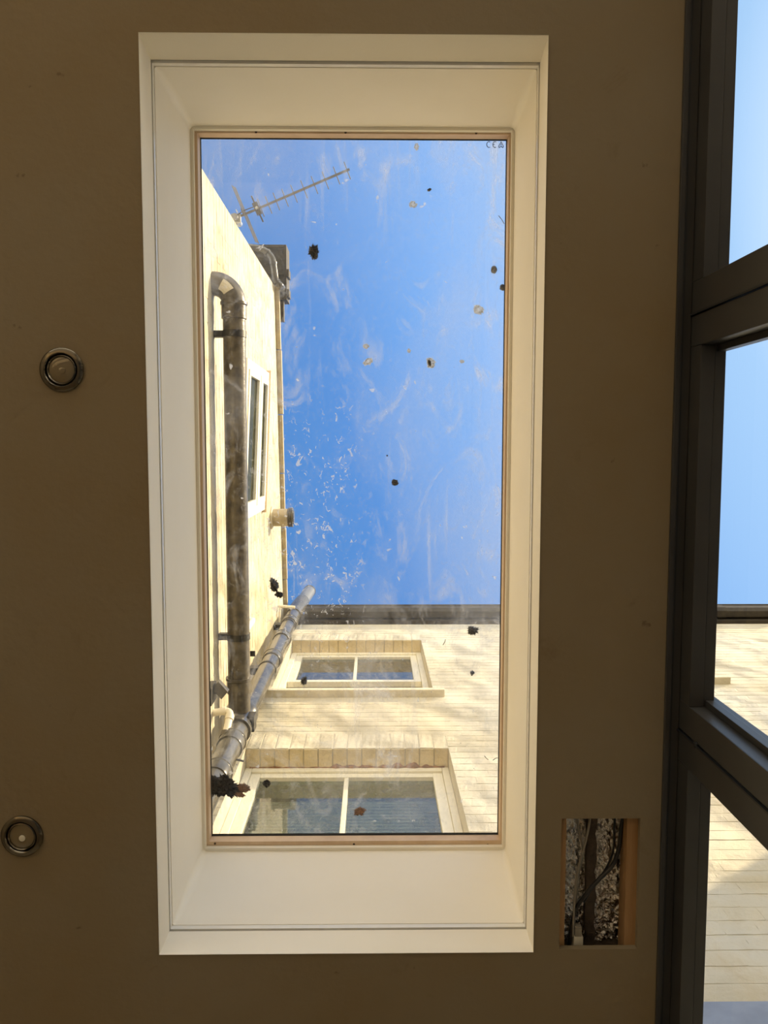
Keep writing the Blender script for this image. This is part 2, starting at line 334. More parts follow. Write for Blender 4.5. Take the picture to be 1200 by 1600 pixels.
# ------------------------------------------------------------------ roof window (window_1)
w1 = empty('window_1', ((SX0+SX1)/2, (SY0+SY1)/2, 1.5), kind='structure', label='rectangular white-lined roof window in the plaster ceiling')
g = .0
b = MB()   # plastered reveal board
b.loft([rrect(SX0, SX1, SY0, SY1, 1.4985), rrect(SX0+.003, SX1-.001, SY0+.016, SY1-.006, 1.565), rrect(SX0-.02, SX1+.02, SY0-.02, SY1+.02, 1.565), rrect(SX0-.02, SX1+.02, SY0-.02, SY1+.02, 1.513), rrect(SX0-.0005, SX1+.0005, SY0-.0005, SY1+.0005, 1.513), rrect(SX0-.0005, SX1+.0005, SY0-.0005, SY1+.0005, 1.4985)], close=False)
b.build('reveal_lining', 'lining', w1, label='white plastered lower reveal')
# dark gap strip, then the edge bead and the upstand liner
u0 = (SX0-.001, SX1+.003, SY0+.012, SY1-.002)
MB().loft([rrect(*u0, 1.5655), rrect(u0[0]-.019, u0[1]+.019, u0[2]-.019, u0[3]+.019, 1.5655), rrect(u0[0]-.019, u0[1]+.019, u0[2]-.019, u0[3]+.019, 1.5685), rrect(*u0, 1.5685)], close=True).build('shadow_gap', 'alu2', w1, label='dark gap line between lining and upstand')
bx = (SX0+.0045, SX1-.003, SY0+.0205, SY1-.0085)
MB().loft([rrect(*bx, 1.5687), rrect(bx[0]-.02, bx[1]+.02, bx[2]-.02, bx[3]+.02, 1.5687), rrect(bx[0]-.02, bx[1]+.02, bx[2]-.02, bx[3]+.02, 1.581), rrect(bx[0], bx[1], bx[2], bx[3], 1.581)], close=True).build('edge_bead', 'upvc', w1, label='thin white plastic edge bead')
U2 = (-.413, .3165, -.7185, .9685)
lo = []
for t, r in ((0, .004), (.06, .012), (.5, .018), (1, .012)):
    A = (bx[0]+.001, bx[1]-.001, bx[2]+.001, bx[3]-.001)
    q = [A[i]*(1-t)+U2[i]*t for i in range(4)]
    lo.append(rrect(*q, 1.5812+(1.86-1.5812)*t, r))
ou = (U2[0]-.03, U2[1]+.03, U2[2]-.03, U2[3]+.03)
lo += [rrect(*ou, 1.86, .01), rrect(*ou, 1.5812, .01)]
MB().loft(lo, close=True).build('upstand_liner', 'lining', w1, smooth=True, label='deep white upstand with softly rounded corners')
GX0, GX1, GY0, GY1 = [*(PZ(*p, 1.885) for p in ((313, 212), (793, 213), (781, 1310), (326, 1310)))]
gx0, gx1, gy0, gy1 = (GX0.x+GY1.x)/2, (GX1.x+GY0.x)/2, (GX0.y+GX1.y)/2, (GY0.y+GY1.y)/2
U3 = (U2[0]+.007, U2[1]-.007, U2[2]+.0065, U2[3]-.008)
MB().loft([rrect(*U3, 1.8595), rrect(U2[0]-.02, U2[1]+.02, U2[2]-.02, U2[3]+.02, 1.8602), rrect(U2[0]-.02, U2[1]+.02, U2[2]-.02, U2[3]+.02, 1.872), rrect(*U3, 1.872)], close=True).build('outer_rim', 'lining', w1)
MB().loft([rrect(U3[0]-.006, U3[1]+.006, U3[2]-.006, U3[3]+.006, 1.8722), rrect(gx0, gx1, gy0, gy1, 1.8722), rrect(gx0, gx1, gy0, gy1, 1.8995), rrect(U3[0]-.006, U3[1]+.006, U3[2]-.006, U3[3]+.006, 1.8995)], close=True).build('glazing_bead', 'bead', w1, label='pinkish primed timber glazing bead')
MB().loft([rrect(gx0-.0008, gx1+.0008, gy0-.0008, gy1+.0008, 1.8997), rrect(gx0-.05, gx1+.05, gy0-.05, gy1+.05, 1.8997), rrect(gx0-.05, gx1+.05, gy0-.05, gy1+.05, 1.9035), rrect(gx0+.0022, gx1-.0022, gy0+.0022, gy1-.0042, 1.9035)], close=True).build('glazing_gasket', 'alu2', w1, label='black rubber glazing gasket')
GZ = 1.904
MB().box(gx0-.05, gx1+.05, gy0-.05, gy1+.05, GZ, GZ+.006).build('pane', 'roofglass', w1, label='smeared and speckled roof glass')
for px, py in ((400, 206.5), (540, 207), (744, 208), (336, 1318), (553, 1319), (762, 1320), (307, 520), (801, 640)):
    p = PZ(px, py, 1.872)
    MB().lathe((p.x, p.y, 1.8716), (0, 0, 1), [(0, 0), (.0028, 0), (.0022, .001), (0, .001)], 10).build('screw', 'screw', w1)
# upstand on the roof outside
MB().loft([rrect(U2[0]-.031, U2[1]+.031, U2[2]-.031, U2[3]+.031, 1.8225), rrect(U2[0]-.09, U2[1]+.09, U2[2]-.09, U2[3]+.09, 1.8225), rrect(U2[0]-.075, U2[1]+.075, U2[2]-.075, U2[3]+.075, 1.899), rrect(U2[0]-.031, U2[1]+.031, U2[2]-.031, U2[3]+.031, 1.899)], close=True).build('outer_kerb', 'roof', w1)
# etched mark on the glass: letters CE and a small heart-shaped kite mark
def flat_line(pts, wdt, z, name, closed=False):
    b = MB()
    P = [Vector((*p, z)) for p in pts]
    if closed: P.append(P[0])
    for a, c in zip(P, P[1:]): b.bar(a, c, wdt, .0004)
    return b.build(name, 'mark', w1, label='small dark etched safety mark')
kc = PZ(767, 226, GZ); s_ = .0065
flat_line([(kc.x-.0045+s_*.8*math.cos(R(a)), kc.y+s_*math.sin(R(a))) for a in range(60, 301, 24)], .0015, GZ-.0005, 'etched_letter')
flat_line([(kc.x+.0095+s_*.8*math.cos(R(a)), kc.y+s_*math.sin(R(a))) for a in range(60, 301, 24)], .0015, GZ-.0005, 'etched_letter')
flat_line([(kc.x+.0045, kc.y), (kc.x+.0085, kc.y)], .0015, GZ-.0005, 'etched_letter')
flat_line([(kc.x+.0235, kc.y-.0065), (kc.x+.018, kc.y+.004), (kc.x+.0195, kc.y+.007), (kc.x+.0235, kc.y+.0035), (kc.x+.0275, kc.y+.007), (kc.x+.029, kc.y+.004)], .0015, GZ-.0005, 'etched_mark', True)
flat_line([(kc.x+.0235, kc.y-.002), (kc.x+.0235, kc.y+.002)], .0015, GZ-.0005, 'etched_mark')

# ------------------------------------------------------------------ glazed doors (window_2)
w2 = empty('window_2', (.62, (DY0+DY1)/2, -1.1), kind='structure', label='dark framed tall glazed doors along the right side')
b = MB().box(DX, .5855, DY0, DY1, 1.4935, 1.559).build('head_casing', 'alu', w2, bev=.0015)
MB().box(.5675, .5705, DY0, DY1, 1.4915, 1.4934).build('head_groove', 'alu2', w2)
MB().box(.5857, .66, DY0, DY1, 1.521, 1.559).build('top_track', 'alu', w2)
MB().box(DX+.002, .67, DY0, DY1, -1.1, -1.075).build('door_sill', 'alu', w2, bev=.003)
ys = [-2.40, -1.79, -1.02, -.245, .539, 1.325]
for i in range(5):
    a, c = ys[i]+.003, ys[i+1]-.003
    leaf = empty('door_leaf', (.61, (a+c)/2, -1.07), w2)
    st = .056
    MB().box(.586, .66, a, a+st, -1.07, 1.519).build('stile', 'alu', leaf, bev=.002)
    MB().box(.586, .66, c-st, c, -1.07, 1.519).build('stile', 'alu', leaf, bev=.002)
    MB().box(.5862, .612, a+st+.0002, c-st-.0002, 1.448, 1.519).build('top_rail', 'alu', leaf, bev=.0015)
    MB().box(.5862, .612, a+st+.0002, c-st-.0002, -1.07, -.98).build('bottom_rail', 'alu', leaf, bev=.0015)
    MB().box(.6125, .6325, a+st+.0002, c-st-.0002, 1.4495, 1.519).build('glazing_bead', 'alu', leaf, bev=.001)
    for yy in (a+st+.0002, c-st-.0122):
        MB().box(.616, .6325, yy, yy+.012, -.98, 1.4490).build('side_bead', 'alu', leaf, bev=.001)
    MB().box(.6335, .6395, a+st+.0003, c-st-.0003, -.98, 1.518).build('pane', 'doorglass', leaf)
MB().box(.582, .5856, -.2465, -.2435, -1.05, 1.519).box(.582, .5856, .5375, .5405, -1.05, 1.519).build('meeting_seal', 'alu2', w2)
kp = PX(1086, 1164, .583)
MB().lathe((.5855, kp.y, kp.z), (-1, 0, 0), [(0, 0), (.006, 0), (.006, .004), (.003, .005), (0, .005)], 16).build('hinge_pin', 'alu2', w2, smooth=True)

# ------------------------------------------------------------------ ceiling downlights
for (px, py), lab in (((97, 578), 'unlit round downlight beside the upper left side of the skylight'), ((35, 1306), 'unlit round downlight near the lower left edge, with bright chrome glints')):
    p = PZ(px, py, 1.5)
    d = empty('downlight', (p.x, p.y, 1.5), label=lab, cat='light fitting', group='ceiling downlights')
    MB().lathe((p.x, p.y, 1.4998), (0, 0, -1), [(.0405, 0), (.0405, .003), (.037, .0065), (.031, .0075), (.0285, .005), (.0275, 0)], 56, closed=True).build('bezel', 'chrome', d, smooth=True)
    MB().lathe((p.x, p.y, 1.4998), (0, 0, -1), [(.0272, 0), (.0272, .0046), (.0255, .0056), (.0238, .0036), (.0238, 0)], 56, closed=True).build('inner_ring', 'chrome', d, smooth=True)
    MB().lathe((p.x, p.y, 1.4998), (0, 0, -1), [(.0235, 0), (.0235, .002), (.018, .0035), (.009, .0045), (.0001, .0048)], 40).build('lens', 'lens', d, smooth=True)
    MB().lathe((p.x+.002, p.y+.002, 1.4948), (0, 0, -1), [(.006, 0), (.006, .0015), (.0045, .002), (.0001, .002)], 20).build('lamp_cap', 'conn' if px < 50 else 'lens', d, smooth=True)

# ------------------------------------------------------------------ service hatch with insulation and cables
hw, hh = HX1-HX0, HY1-HY0
cav = MB()
nx, ny = 56, 84
X0, X1, Y0, Y1 = HX0-.03, HX1+.03, HY0-.05, HY1+.03
for j in range(ny+1):
    for i in range(nx+1):
        x = X0+(X1-X0)*i/nx; y = Y0+(Y1-Y0)*j/ny
        s = .0125; rr = round(y/(s*.87)); xo = (rr % 2)*s/2; cx = round((x-xo)/s)*s+xo; cy = rr*s*.87
        d = math.hypot(x-cx, y-cy)/(s*.5)
        z = 1.578 - .006*max(0, 1-d*d) + .008*noise.noise(Vector((x*22, y*13, 2))) + .009*noise.noise(Vector((x*110, y*90, 5)))
        cav.v.append(Vector((x, y, z)))
cav.f = [(j*(nx+1)+i, j*(nx+1)+i+1, (j+1)*(nx+1)+i+1, (j+1)*(nx+1)+i) for j in range(ny) for i in range(nx)]
cav.build('foil_insulation', 'foil', smooth='all', label='crumpled silver bubble foil inside the ceiling hatch', cat='insulation')
def rough_box(x0, x1, y0, y1, z0, z1, amp, n=26, seed=0):
    lp = []
    for k in range(n+1):
        y = y0+(y1-y0)*k/n; e = [amp*noise.noise(Vector((y*38, s+seed, 0))) for s in (0, 9)]
        lp.append([Vector((x0+e[0], y, z0)), Vector((x1+e[1], y, z0+amp*.4*noise.noise(Vector((y*30, seed, 5))))), Vector((x1+e[1], y, z1)), Vector((x0+e[0], y, z1))])
    b = MB().loft(lp); b.f += [(0, 1, 2, 3), tuple(n*4+q for q in (3, 2, 1, 0))]; return b
rough_box(HX0-.035, HX0+.0130, Y0, Y1, 1.513, 1.548, .0012, seed=1).build('timber_batten', 'timber', label='pale sawn batten along the left side of the ceiling hatch', cat='timber')
rough_box(HX1-.0215, HX1+.03, Y0, Y1, 1.513, 1.552, .001, seed=2).build('timber_batten', 'timber', label='wider orange brown batten along the right side of the ceiling hatch', cat='timber')
jx = PZ(923, 1380, 1.555).x
rough_box(jx-.010, jx+.009, Y0, Y1, 1.552, 1.566, .005, seed=3).build('joist', 'darkwood', label='dark rough joist down the middle of the ceiling hatch', cat='timber')
MB().box(HX0-.03, HX1+.03, HY0-.06, HY0-.05, 1.513, 1.655).box(HX0-.03, HX1+.03, HY1+.03, HY1+.04, 1.513, 1.655).build('trim_2', 'darkwood', kind='structure')
def cable(pts, r, m, lab):
    P = [PZ(x, y, z) for x, y, z in pts]; o = []
    for i in range(len(P)-1):
        p0, p1, p2, p3 = P[max(i-1, 0)], P[i], P[i+1], P[min(i+2, len(P)-1)]
        for k in range(6):
            t = k/6; o.append(.5*((2*p1)+(p2-p0)*t+(2*p0-5*p1+4*p2-p3)*t*t+(3*p1-p0-3*p2+p3)*t**3))
    o.append(P[-1]); MB().tube(o, r, 10).build('cable', m, smooth=True, label=lab, cat='cable')
cable([(980, 1255, 1.5400), (971, 1290, 1.5382), (967, 1325, 1.5346), (957, 1352, 1.5328), (935, 1375, 1.5292), (915, 1398, 1.5267), (898, 1425, 1.5278), (890, 1470, 1.5310), (888, 1500, 1.5328)], .0042, 'cable', 'thick black cable curving across the ceiling hatch')
cable([(962, 1255, 1.5472), (960, 1290, 1.5436), (958, 1330, 1.5436), (945, 1360, 1.5436), (930, 1380, 1.5382), (912, 1410, 1.5364)], .0022, 'cable', 'thin black wire behind the thick cable in the hatch')
cable([(922, 1255, 1.5292), (921, 1285, 1.5281), (913, 1322, 1.5267), (903, 1360, 1.5256), (898, 1400, 1.5238), (896, 1440, 1.5227), (895.5, 1462, 1.5224)], .0024, 'cableg', 'slim grey cable running down to the white connector')
cable([(896, 1255, 1.5436), (905, 1300, 1.5400), (911, 1330, 1.5364), (903, 1370, 1.5346), (899, 1420, 1.5328), (889, 1500, 1.5328)], .0026, 'cableg', 'grey-brown cable lying against the foil on the left of the hatch')
c1 = PZ(895.5, 1452, 1.525); c2 = PZ(902, 1472, 1.525)
cn = empty('cable_connector', (c2.x, c2.y, 1.53), label='white plastic cable connector at the bottom of the ceiling hatch', cat='connector')
MB().box(c2.x-.0085, c2.x+.010, c1.y+.012, c1.y+.045, 1.518, 1.535).build('housing', 'conn', cn, bev=.0015)
MB().box(c2.x-.0065, c2.x+.007, c1.y-.008, c1.y+.0118, 1.519, 1.533).build('strain_relief', 'cableg', cn, bev=.0012)

# ------------------------------------------------------------------ outside masonry
WX, WY = -.78, 1.50
RZ = 1.825
ZT = PY(783, 975, WY).z                    # top of rear wall, under the gutter
LW = (PY(455, 1000, WY).x+.0, .370); 
h1 = (-.645, .372, 2.30, PY(545, 1169, WY).z)       # lower window opening (x0,x1,z0,z1)
h2 = (-.645, .366, 4.772, PY(555, 1000, WY).z)
h3 = (1.25, 2.20, 5.02, h2[3]+.15)
def masonry(name, axis, plane, r0, r1, z0, z1, holes, thick, top=None, base='paint_rear', **kw):
    """slab with openings; axis 'x': wall runs along x facing -y; axis 'y': runs along y facing +x"""
    us = sorted({r0, r1, *[h[0] for h in holes], *[h[1] for h in holes]}); vs = sorted({z0, z1, *[h[2] for h in holes], *[h[3] for h in holes]})
    sgn = 1 if axis == 'x' else -1
    def pt(a, v, d):
        if top and abs(v-z1) < 1e-6: v = top(a)
        return (a, plane+sgn*d, v) if axis == 'x' else (plane+sgn*d, a, v)
    def solid(i, j):
        if i < 0 or j < 0 or i >= len(us)-1 or j >= len(vs)-1: return False
        cu, cv = (us[i]+us[i+1])/2, (vs[j]+vs[j+1])/2
        return not any(h[0] < cu < h[1] and h[2] < cv < h[3] for h in holes)
    b = MB()
    for i in range(len(us)-1):
        for j in range(len(vs)-1):
            if not solid(i, j): continue
            q = [(us[i], vs[j]), (us[i+1], vs[j]), (us[i+1], vs[j+1]), (us[i], vs[j+1])]
            b.add([pt(*a, 0) for a in q], [(0, 1, 2, 3)]); b.add([pt(*a, thick) for a in q], [(0, 1, 2, 3)])
            for di, dj, k, l in ((-1, 0, 3, 0), (1, 0, 1, 2), (0, -1, 0, 1), (0, 1, 2, 3)):
                if not solid(i+di, j+dj): b.add([pt(*q[k], 0), pt(*q[l], 0), pt(*q[l], thick), pt(*q[k], thick)], [(0, 1, 2, 3)])
    return b.build(name, base, kind='structure', **kw)
MORT = .0025
rear = masonry('wall_rear', 'x', WY+MORT, WX, 3.6, RZ, ZT, [h1, h2, h3], .28, label='cream painted brick rear house wall with sash windows')
masonry('wall_rear_lower', 'x', WY+MORT, .705, 3.6, -1.1, RZ, [], .28)
# outrigger (left) wall: top edge read off the photograph, slopes up to the house
tA, tB = PX(430, 480, WX), PX(443, 945, WX)
def ltop(y): return tA.z + (y-tA.y)*(tB.z-tA.z)/(tB.y-tA.y)
YE = -1.262
lw = [PX(416, 583, WX), PX(409, 796, WX)]
left = masonry('wall_outrigger', 'y', WX-MORT, YE, WY, RZ, ltop(WY), [], .28, top=ltop, base='paint', label='sunlit cream painted brick side wall')
# a quoin return so the end of the side wall reads as solid masonry
MB().box(WX-1.8, WX-MORT-.28, YE, YE+.25, RZ, ltop(YE)).build('wall_outrigger_end', 'paint', kind='structure')
# bricks ------------------------------------------------------------
def brick_mesh(L, hgt, dep, seed, nm):
    rng = random.Random(seed); nxs, nzs = 4, 2; V = []; Fc = []
    for j in range(nzs+1):
        for i in range(nxs+1):
            e = (i in (0, nxs)) or (j in (0, nzs))
            V.append((-L/2+L*i/nxs + rng.uniform(-.0015, .0015), (.0012 if e else 0)+rng.uniform(-.0007, .0007), -hgt/2+hgt*j/nzs+rng.uniform(-.0024, .0016)))
    for j in range(nzs):
        for i in range(nxs): a = j*(nxs+1)+i; Fc.append((a, a+1, a+nxs+2, a+nxs+1))
    rim = [i for i in range(nxs+1)] + [j*(nxs+1)+nxs for j in range(1, nzs+1)] + [nzs*(nxs+1)+i for i in range(nxs-1, -1, -1)] + [j*(nxs+1) for j in range(nzs-1, 0, -1)]
    k = len(V); V += [(V[i][0], dep, V[i][2]) for i in rim]; n = len(rim)
    for q in range(n): Fc.append((rim[q], k+q, k+(q+1) % n, rim[(q+1) % n]))
    me = bpy.data.meshes.new(nm); me.from_pydata(V, [], Fc); bm = bmesh.new(); bm.from_mesh(me); bmesh.ops.recalc_face_normals(bm, faces=bm.faces); bm.to_mesh(me); bm.free()
    me.materials.append(M['paint']); return me, V, Fc
lib = {}
def brick_lib(kind):
    if kind not in lib:
        L, hg = {'S': (.215, .0685), 'H': (.1025, .0685), 'V': (.0665, .215)}[kind]
        lib[kind] = [brick_mesh(L, hg, .03, s, 'brick') for s in range(5)]
    return lib[kind]
def courses(r0, r1, z0, topf, holes, proud=None):
    """list of (kind, u, z, off) bricks, Flemish bond, whole or half bricks trimmed to the openings"""
    o = []; z = z0; row = 0
    while z < topf(r0)+.5:
        uu = r0 - (.16 if row % 2 else .0); k = row % 2
        while uu < r1:
            L = .225 if k % 2 == 0 else .1125
            o.append([uu, min(uu+L, 99), z, k]); uu += L; k += 1
        z += .075; row += 1
    res = []
    for a, c, z, k in o:
        a, c = max(a, r0), min(c, r1)
        if z+.075 > topf((a+c)/2): continue
        segs = [(a, c)]
        for h in holes:
            if z+.07 > h[2] and z+.005 < h[3]:
                n2 = []
                for s, e in segs:
                    if e <= h[0] or s >= h[1]: n2.append((s, e)); continue
                    if s < h[0]: n2.append((s, h[0]))
                    if e > h[1]: n2.append((h[1], e))
                segs = n2
        for s, e in segs:
            if e-s > .035: res.append((s, e, z))
    return res
rng = random.Random(3)
lintels = []
for h in (h1, h2, h3):
    n = round((h[1]-h[0])/.0745); p = (h[1]-h[0])/n
    for i in range(n): lintels.append((h[0]+p*i, h[0]+p*(i+1), h[3]))
def rear_blocks(): return [(h[0]-0, h[1]+0, h[2]-.075, h[3]+.225) for h in (h1, h2, h3)]
rb = courses(WX+.005, 3.58, RZ, lambda x: ZT, rear_blocks()) + [q for q in courses(.71, 3.58, RZ-.075*24, lambda x: RZ, [])]
rb = [t for s, e, z in rb for t in ([(s, 2.21, z), (2.21, e, z)] if s < 2.17 and e > 2.25 else [(s, e, z)])]
stuffb = MB(); cand = []
for s, e, z in rb:
    cx, cz = (s+e)/2, z+.0375
    px, py = proj((cx, WY, cz))
    vis = (322 < px < 790 and 960 < py < 1315) or (px > 1100 and py < 1610 and px < 1215)
    cand.append((0 if vis else 1, cz, s, e, z))
cand.sort()
def place_brick(kind, c, axis, sx, off, parent, joined, sz=1):
    me, V, Fc = brick_lib(kind)[rng.randrange(5)]
    if axis == 'x': me.materials[0] = M['paint_rear']
    ry = rng.uniform(-.006, .006); ox = off + rng.uniform(-.0006, .0006)
    if joined is not None:
        vs = []
        for x, y, zz in V:
            x *= sx; zz *= sz
            x, zz = x*math.cos(ry)-zz*math.sin(ry), x*math.sin(ry)+zz*math.cos(ry)
            vs.append((c[0]+x, c[1]+y+ox, c[2]+zz) if axis == 'x' else (c[0]-y-ox, c[1]+x, c[2]+zz))
        joined.add(vs, Fc); return
    o = bpy.data.objects.new('brick', me); C.objects.link(o); o.parent = parent
    o.location = Vector((c[0], c[1]+ox, c[2]+H)) - wloc(parent); o.scale = (sx, 1, sz); o.rotation_euler = (0, ry, 0)
nind = 0
for vis, cz, s, e, z in cand:
    L = e-s-.0002; kind = 'S' if L > .15 else 'H'; base = .215 if kind == 'S' else .1025
    off = 0
    one = vis == 0 and nind < 255
    place_brick(kind, ((s+e)/2, WY, cz), 'x', L/base, off, rear, None if one else stuffb)
    nind += one
for a, c, z in lintels:
    one = c < 1.0
    place_brick('V', ((a+c)/2, WY, z+.109), 'x', (c-a-.007)/.0665, -.001, rear, None if one else stuffb)
    # soffit face of the soldier: the brick runs back to the window
bs = stuffb.build('brickwork', 'paint_rear', rear); bs['kind'] = 'stuff'
for h in (h1, h2, h3):
    n = round((h[1]-h[0])/.0745); p = (h[1]-h[0])/n
    par = rear
    for i in range(n):
        a = h[0]+p*i+.0025; c = h[0]+p*(i+1)-.0025; dz = rng.uniform(-.003, .002)
        MB().box(a, c, WY+.004, WY+.104, h[3]-.004+dz, h[3]+.02).build('soffit_brick', 'soffit', par, bev=.002)
lb = MB()
for s, e, z in courses(YE+.002, WY-.005, RZ, lambda y: ltop(y)-.02, []):
    L = e-s-.0002; kind = 'S' if L > .15 else 'H'; base = .215 if kind == 'S' else .1025
    place_brick(kind, (WX, (s+e)/2, z+.0375), 'y', L/base, 0, left, lb)
o = lb.build('brickwork', 'paint', left); o['kind'] = 'stuff'
# coping stones along the sloping top
yy = YE
joint = [YE-.02, -.78, -.27, .21, .67, 1.12, WY]
for a, c in zip(joint, joint[1:]):
    j = rng.uniform(-.004, .004)
    cs = MB(); za, zc = ltop(a), ltop(c)
    vs = []
    for y, z in ((a+.003, za), (c-.003, zc)):
        for x in (WX+.036+j, WX-.33):
            for dz in (0.004, .055): vs.append((x, y, z+dz))
    cs.add(vs, [(0, 1, 3, 2), (4, 6, 7, 5), (0, 4, 5, 1), (2, 3, 7, 6), (0, 2, 6, 4), (1, 5, 7, 3)])
    cs.build('coping_stone', 'flue', left, bev=.005)

# ------------------------------------------------------------------ sash windows of the rear wall
def sash(name, h, lab, yb=WY+.098, meeting=None, jw=.045, head=.05, bar=True):
    x0, x1, z0, z1 = h; z1 = z1-.004
    e = empty(name, ((x0+x1)/2, yb, z0), kind='structure', label=lab)
    ft = .14
    MB().box(x0+.001, x0+jw, yb, yb+ft, z0+.001, z1).build('frame_jamb', 'frame_paint', e, bev=.004)
    MB().box(x1-jw, x1-.001, yb, yb+ft, z0+.001, z1).build('frame_jamb', 'frame_paint', e, bev=.004)
    MB().box(x0+jw+.0005, x1-jw-.0005, yb, yb+ft, z1-head, z1).build('frame_head', 'frame_paint', e, bev=.004)
    mz = meeting if meeting else (z0+z1)/2
    def one(za, zb, y, rb_, nm):
        s = empty(nm, ((x0+x1)/2, y, za), e); st = .048
        xa, xb = x0+jw+.001, x1-jw-.001
        MB().box(xa, xa+st, y, y+.04, za, zb).build('stile', 'frame_paint', s, bev=.003)
        MB().box(xb-st, xb, y, y+.04, za, zb).build('stile', 'frame_paint', s, bev=.003)
        MB().box(xa+st+.0003, xb-st-.0003, y, y+.04, zb-.045, zb).build('rail', 'frame_paint', s, bev=.003)
        MB().box(xa+st+.0003, xb-st-.0003, y, y+.04, za, za+rb_).build('rail', 'frame_paint', s, bev=.003)
        if bar: MB().box((xa+xb)/2-.011, (xa+xb)/2+.011, y+.002, y+.038, za+rb_+.0003, zb-.0453).build('glazing_bar', 'frame_paint', s, bev=.004)
        MB().box(xa+st+.0003, xb-st-.0003, y+.02, y+.024, za+rb_, zb-.045).build('pane', 'winglass', s)
    one(mz, z1-head-.001, yb+.012, .045, 'upper_sash')
    one(z0+.03, mz+.045, yb+.056, .08, 'lower_sash')
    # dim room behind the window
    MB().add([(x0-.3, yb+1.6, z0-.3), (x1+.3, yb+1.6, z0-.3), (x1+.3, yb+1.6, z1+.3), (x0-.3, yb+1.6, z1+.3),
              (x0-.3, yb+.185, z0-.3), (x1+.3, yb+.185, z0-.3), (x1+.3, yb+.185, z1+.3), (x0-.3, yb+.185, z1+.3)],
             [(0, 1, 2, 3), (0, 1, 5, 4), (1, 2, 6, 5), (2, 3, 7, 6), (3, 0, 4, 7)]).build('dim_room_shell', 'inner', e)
    return e
sash('window_3', h1, 'large lower sash window of the rear wall, blind behind', meeting=2.75, jw=.035, head=.045)
sash('window_4', h2, 'smaller looking upper sash window of the rear wall', meeting=PY(555, 1065, WY+.11).z, jw=.04, head=.045)
sash('window_5', h3, 'further sash window above the right hand sill', meeting=5.5)
def sill(xa, xb, z, lab):
    MB().box(xa, xb, WY-.045, WY+.09, z-.042, z).build('window_sill', 'sillp', bev=.006, label=lab, cat='sill')
sill(-.73, .425, h2[2]-.001, 'painted stone sill beneath the upper sash window')
sill(-.70, .43, h1[2]-.001, 'painted stone sill beneath the lower sash window')
sill(1.19, 2.275, h3[2]-.001, 'short end of painted sill seen through the glazed doors')
# ragged broken mortar line between soffit and frame of the lower window
ck = MB()
n = 90; lps = []
for i in range(n+1):
    x = h1[0]+.02+(h1[1]-h1[0]-.04)*i/n
    a = .012+.018*abs(noise.noise(Vector((x*22, 3, 1))))+.014*abs(noise.noise(Vector((x*70, 1, 1))))
    if x < h1[0]+.32: a *= .5
    a *= .35+2.2*abs(noise.noise(Vector((x*13, 7, 2))))
    y = WY+.099
    lps.append([Vector((x, y-a, h1[3]-.004)), Vector((x, y-a*.6, h1[3]-.004-.004-a*.25)), Vector((x, y+.001, h1[3]-.009-a*.4)), Vector((x, y+.001, h1[3]-.004))])
ck.loft(lps); ck.build('mortar_crack', 'crack', rear, label='brown crumbling mortar line under the lower lintel')
# venetian blind behind the lower window
vb = empty('venetian_blind', ((h1[0]+h1[1])/2, WY+.30, h1[2]+.2), label='thin slatted blind hanging behind the lower sash window', cat='blind')
z = h1[3]-.10
MB().box(h1[0]+.06, h1[1]-.06, WY+.245, WY+.285, z, z+.03).build('headrail', 'blind', vb)
z -= .015
while z > 2.75:
    MB().box(h1[0]+.07, h1[1]-.07, WY+.245, WY+.275, z-.006, z).build('slat', 'blind', vb); z -= .033
for x in (-.42, -.12, .17):
    MB().box(x-.001, x+.001, WY+.240, WY+.244, 2.75, h1[3]-.11).build('cord', 'blind', vb)

# ------------------------------------------------------------------ gutter and fascia on the rear wall
gt = empty('roof_gutter', (1.4, WY-.06, ZT), label='dark gutter and fascia along the top of the rear wall', cat='gutter')
MB().box(WX+.005, 3.58, WY-.028, WY+.30, ZT+.002, ZT+.16).build('fascia_board', 'gutter', gt)
prof = [(WY-.03, ZT+.15), (WY-.034, ZT+.07), (WY-.05, ZT+.045), (WY-.10, ZT+.045), (WY-.125, ZT+.07), (WY-.132, ZT+.145), (WY-.140, ZT+.150), (WY-.140, ZT+.156), (WY-.126, ZT+.156), (WY-.118, ZT+.072), (WY-.098, ZT+.052), (WY-.052, ZT+.052), (WY-.042, ZT+.072)]
MB().loft([[Vector((x, y, z)) for y, z in prof] for x in (-.60, 3.56)]).build('gutter_trough', 'gutter', gt)
for x in (.35, 1.75, 3.0):
    pr2 = [(y+(-.004 if y < WY-.08 else .003), z-.004) for y, z in prof[:6]]+[(WY-.06, ZT+.14)]
    MB().loft([[Vector((q, y, z)) for y, z in pr2] for q in (x-.04, x+.04)]).build('gutter_union', 'gutter', gt)
MB().box(WX-1.8, 3.6, WY-.05, WY+3.2, ZT+.161, ZT+.20).build('roof_main_house', 'slate', kind='structure')
# lead flashing low on the rear wall to the right
fz = PY(1150, 1575, WY).z
b = MB(); b.add([(.72, WY-.004, fz+.02), (3.5, WY-.004, fz+.02), (3.5, WY-.03, fz-.12), (.72, WY-.03, fz-.12), (.72, WY-.001, fz+.02), (3.5, WY-.001, fz+.02), (3.5, WY-.02, fz-.12), (.72, WY-.02, fz-.12)], [(0, 1, 2, 3), (7, 6, 5, 4), (0, 4, 5, 1), (3, 2, 6, 7), (0, 3, 7, 4), (1, 5, 6, 2)])
b.build('lead_flashing', 'lead', label='blue grey flashing strip low on the brick wall behind the doors', cat='flashing')

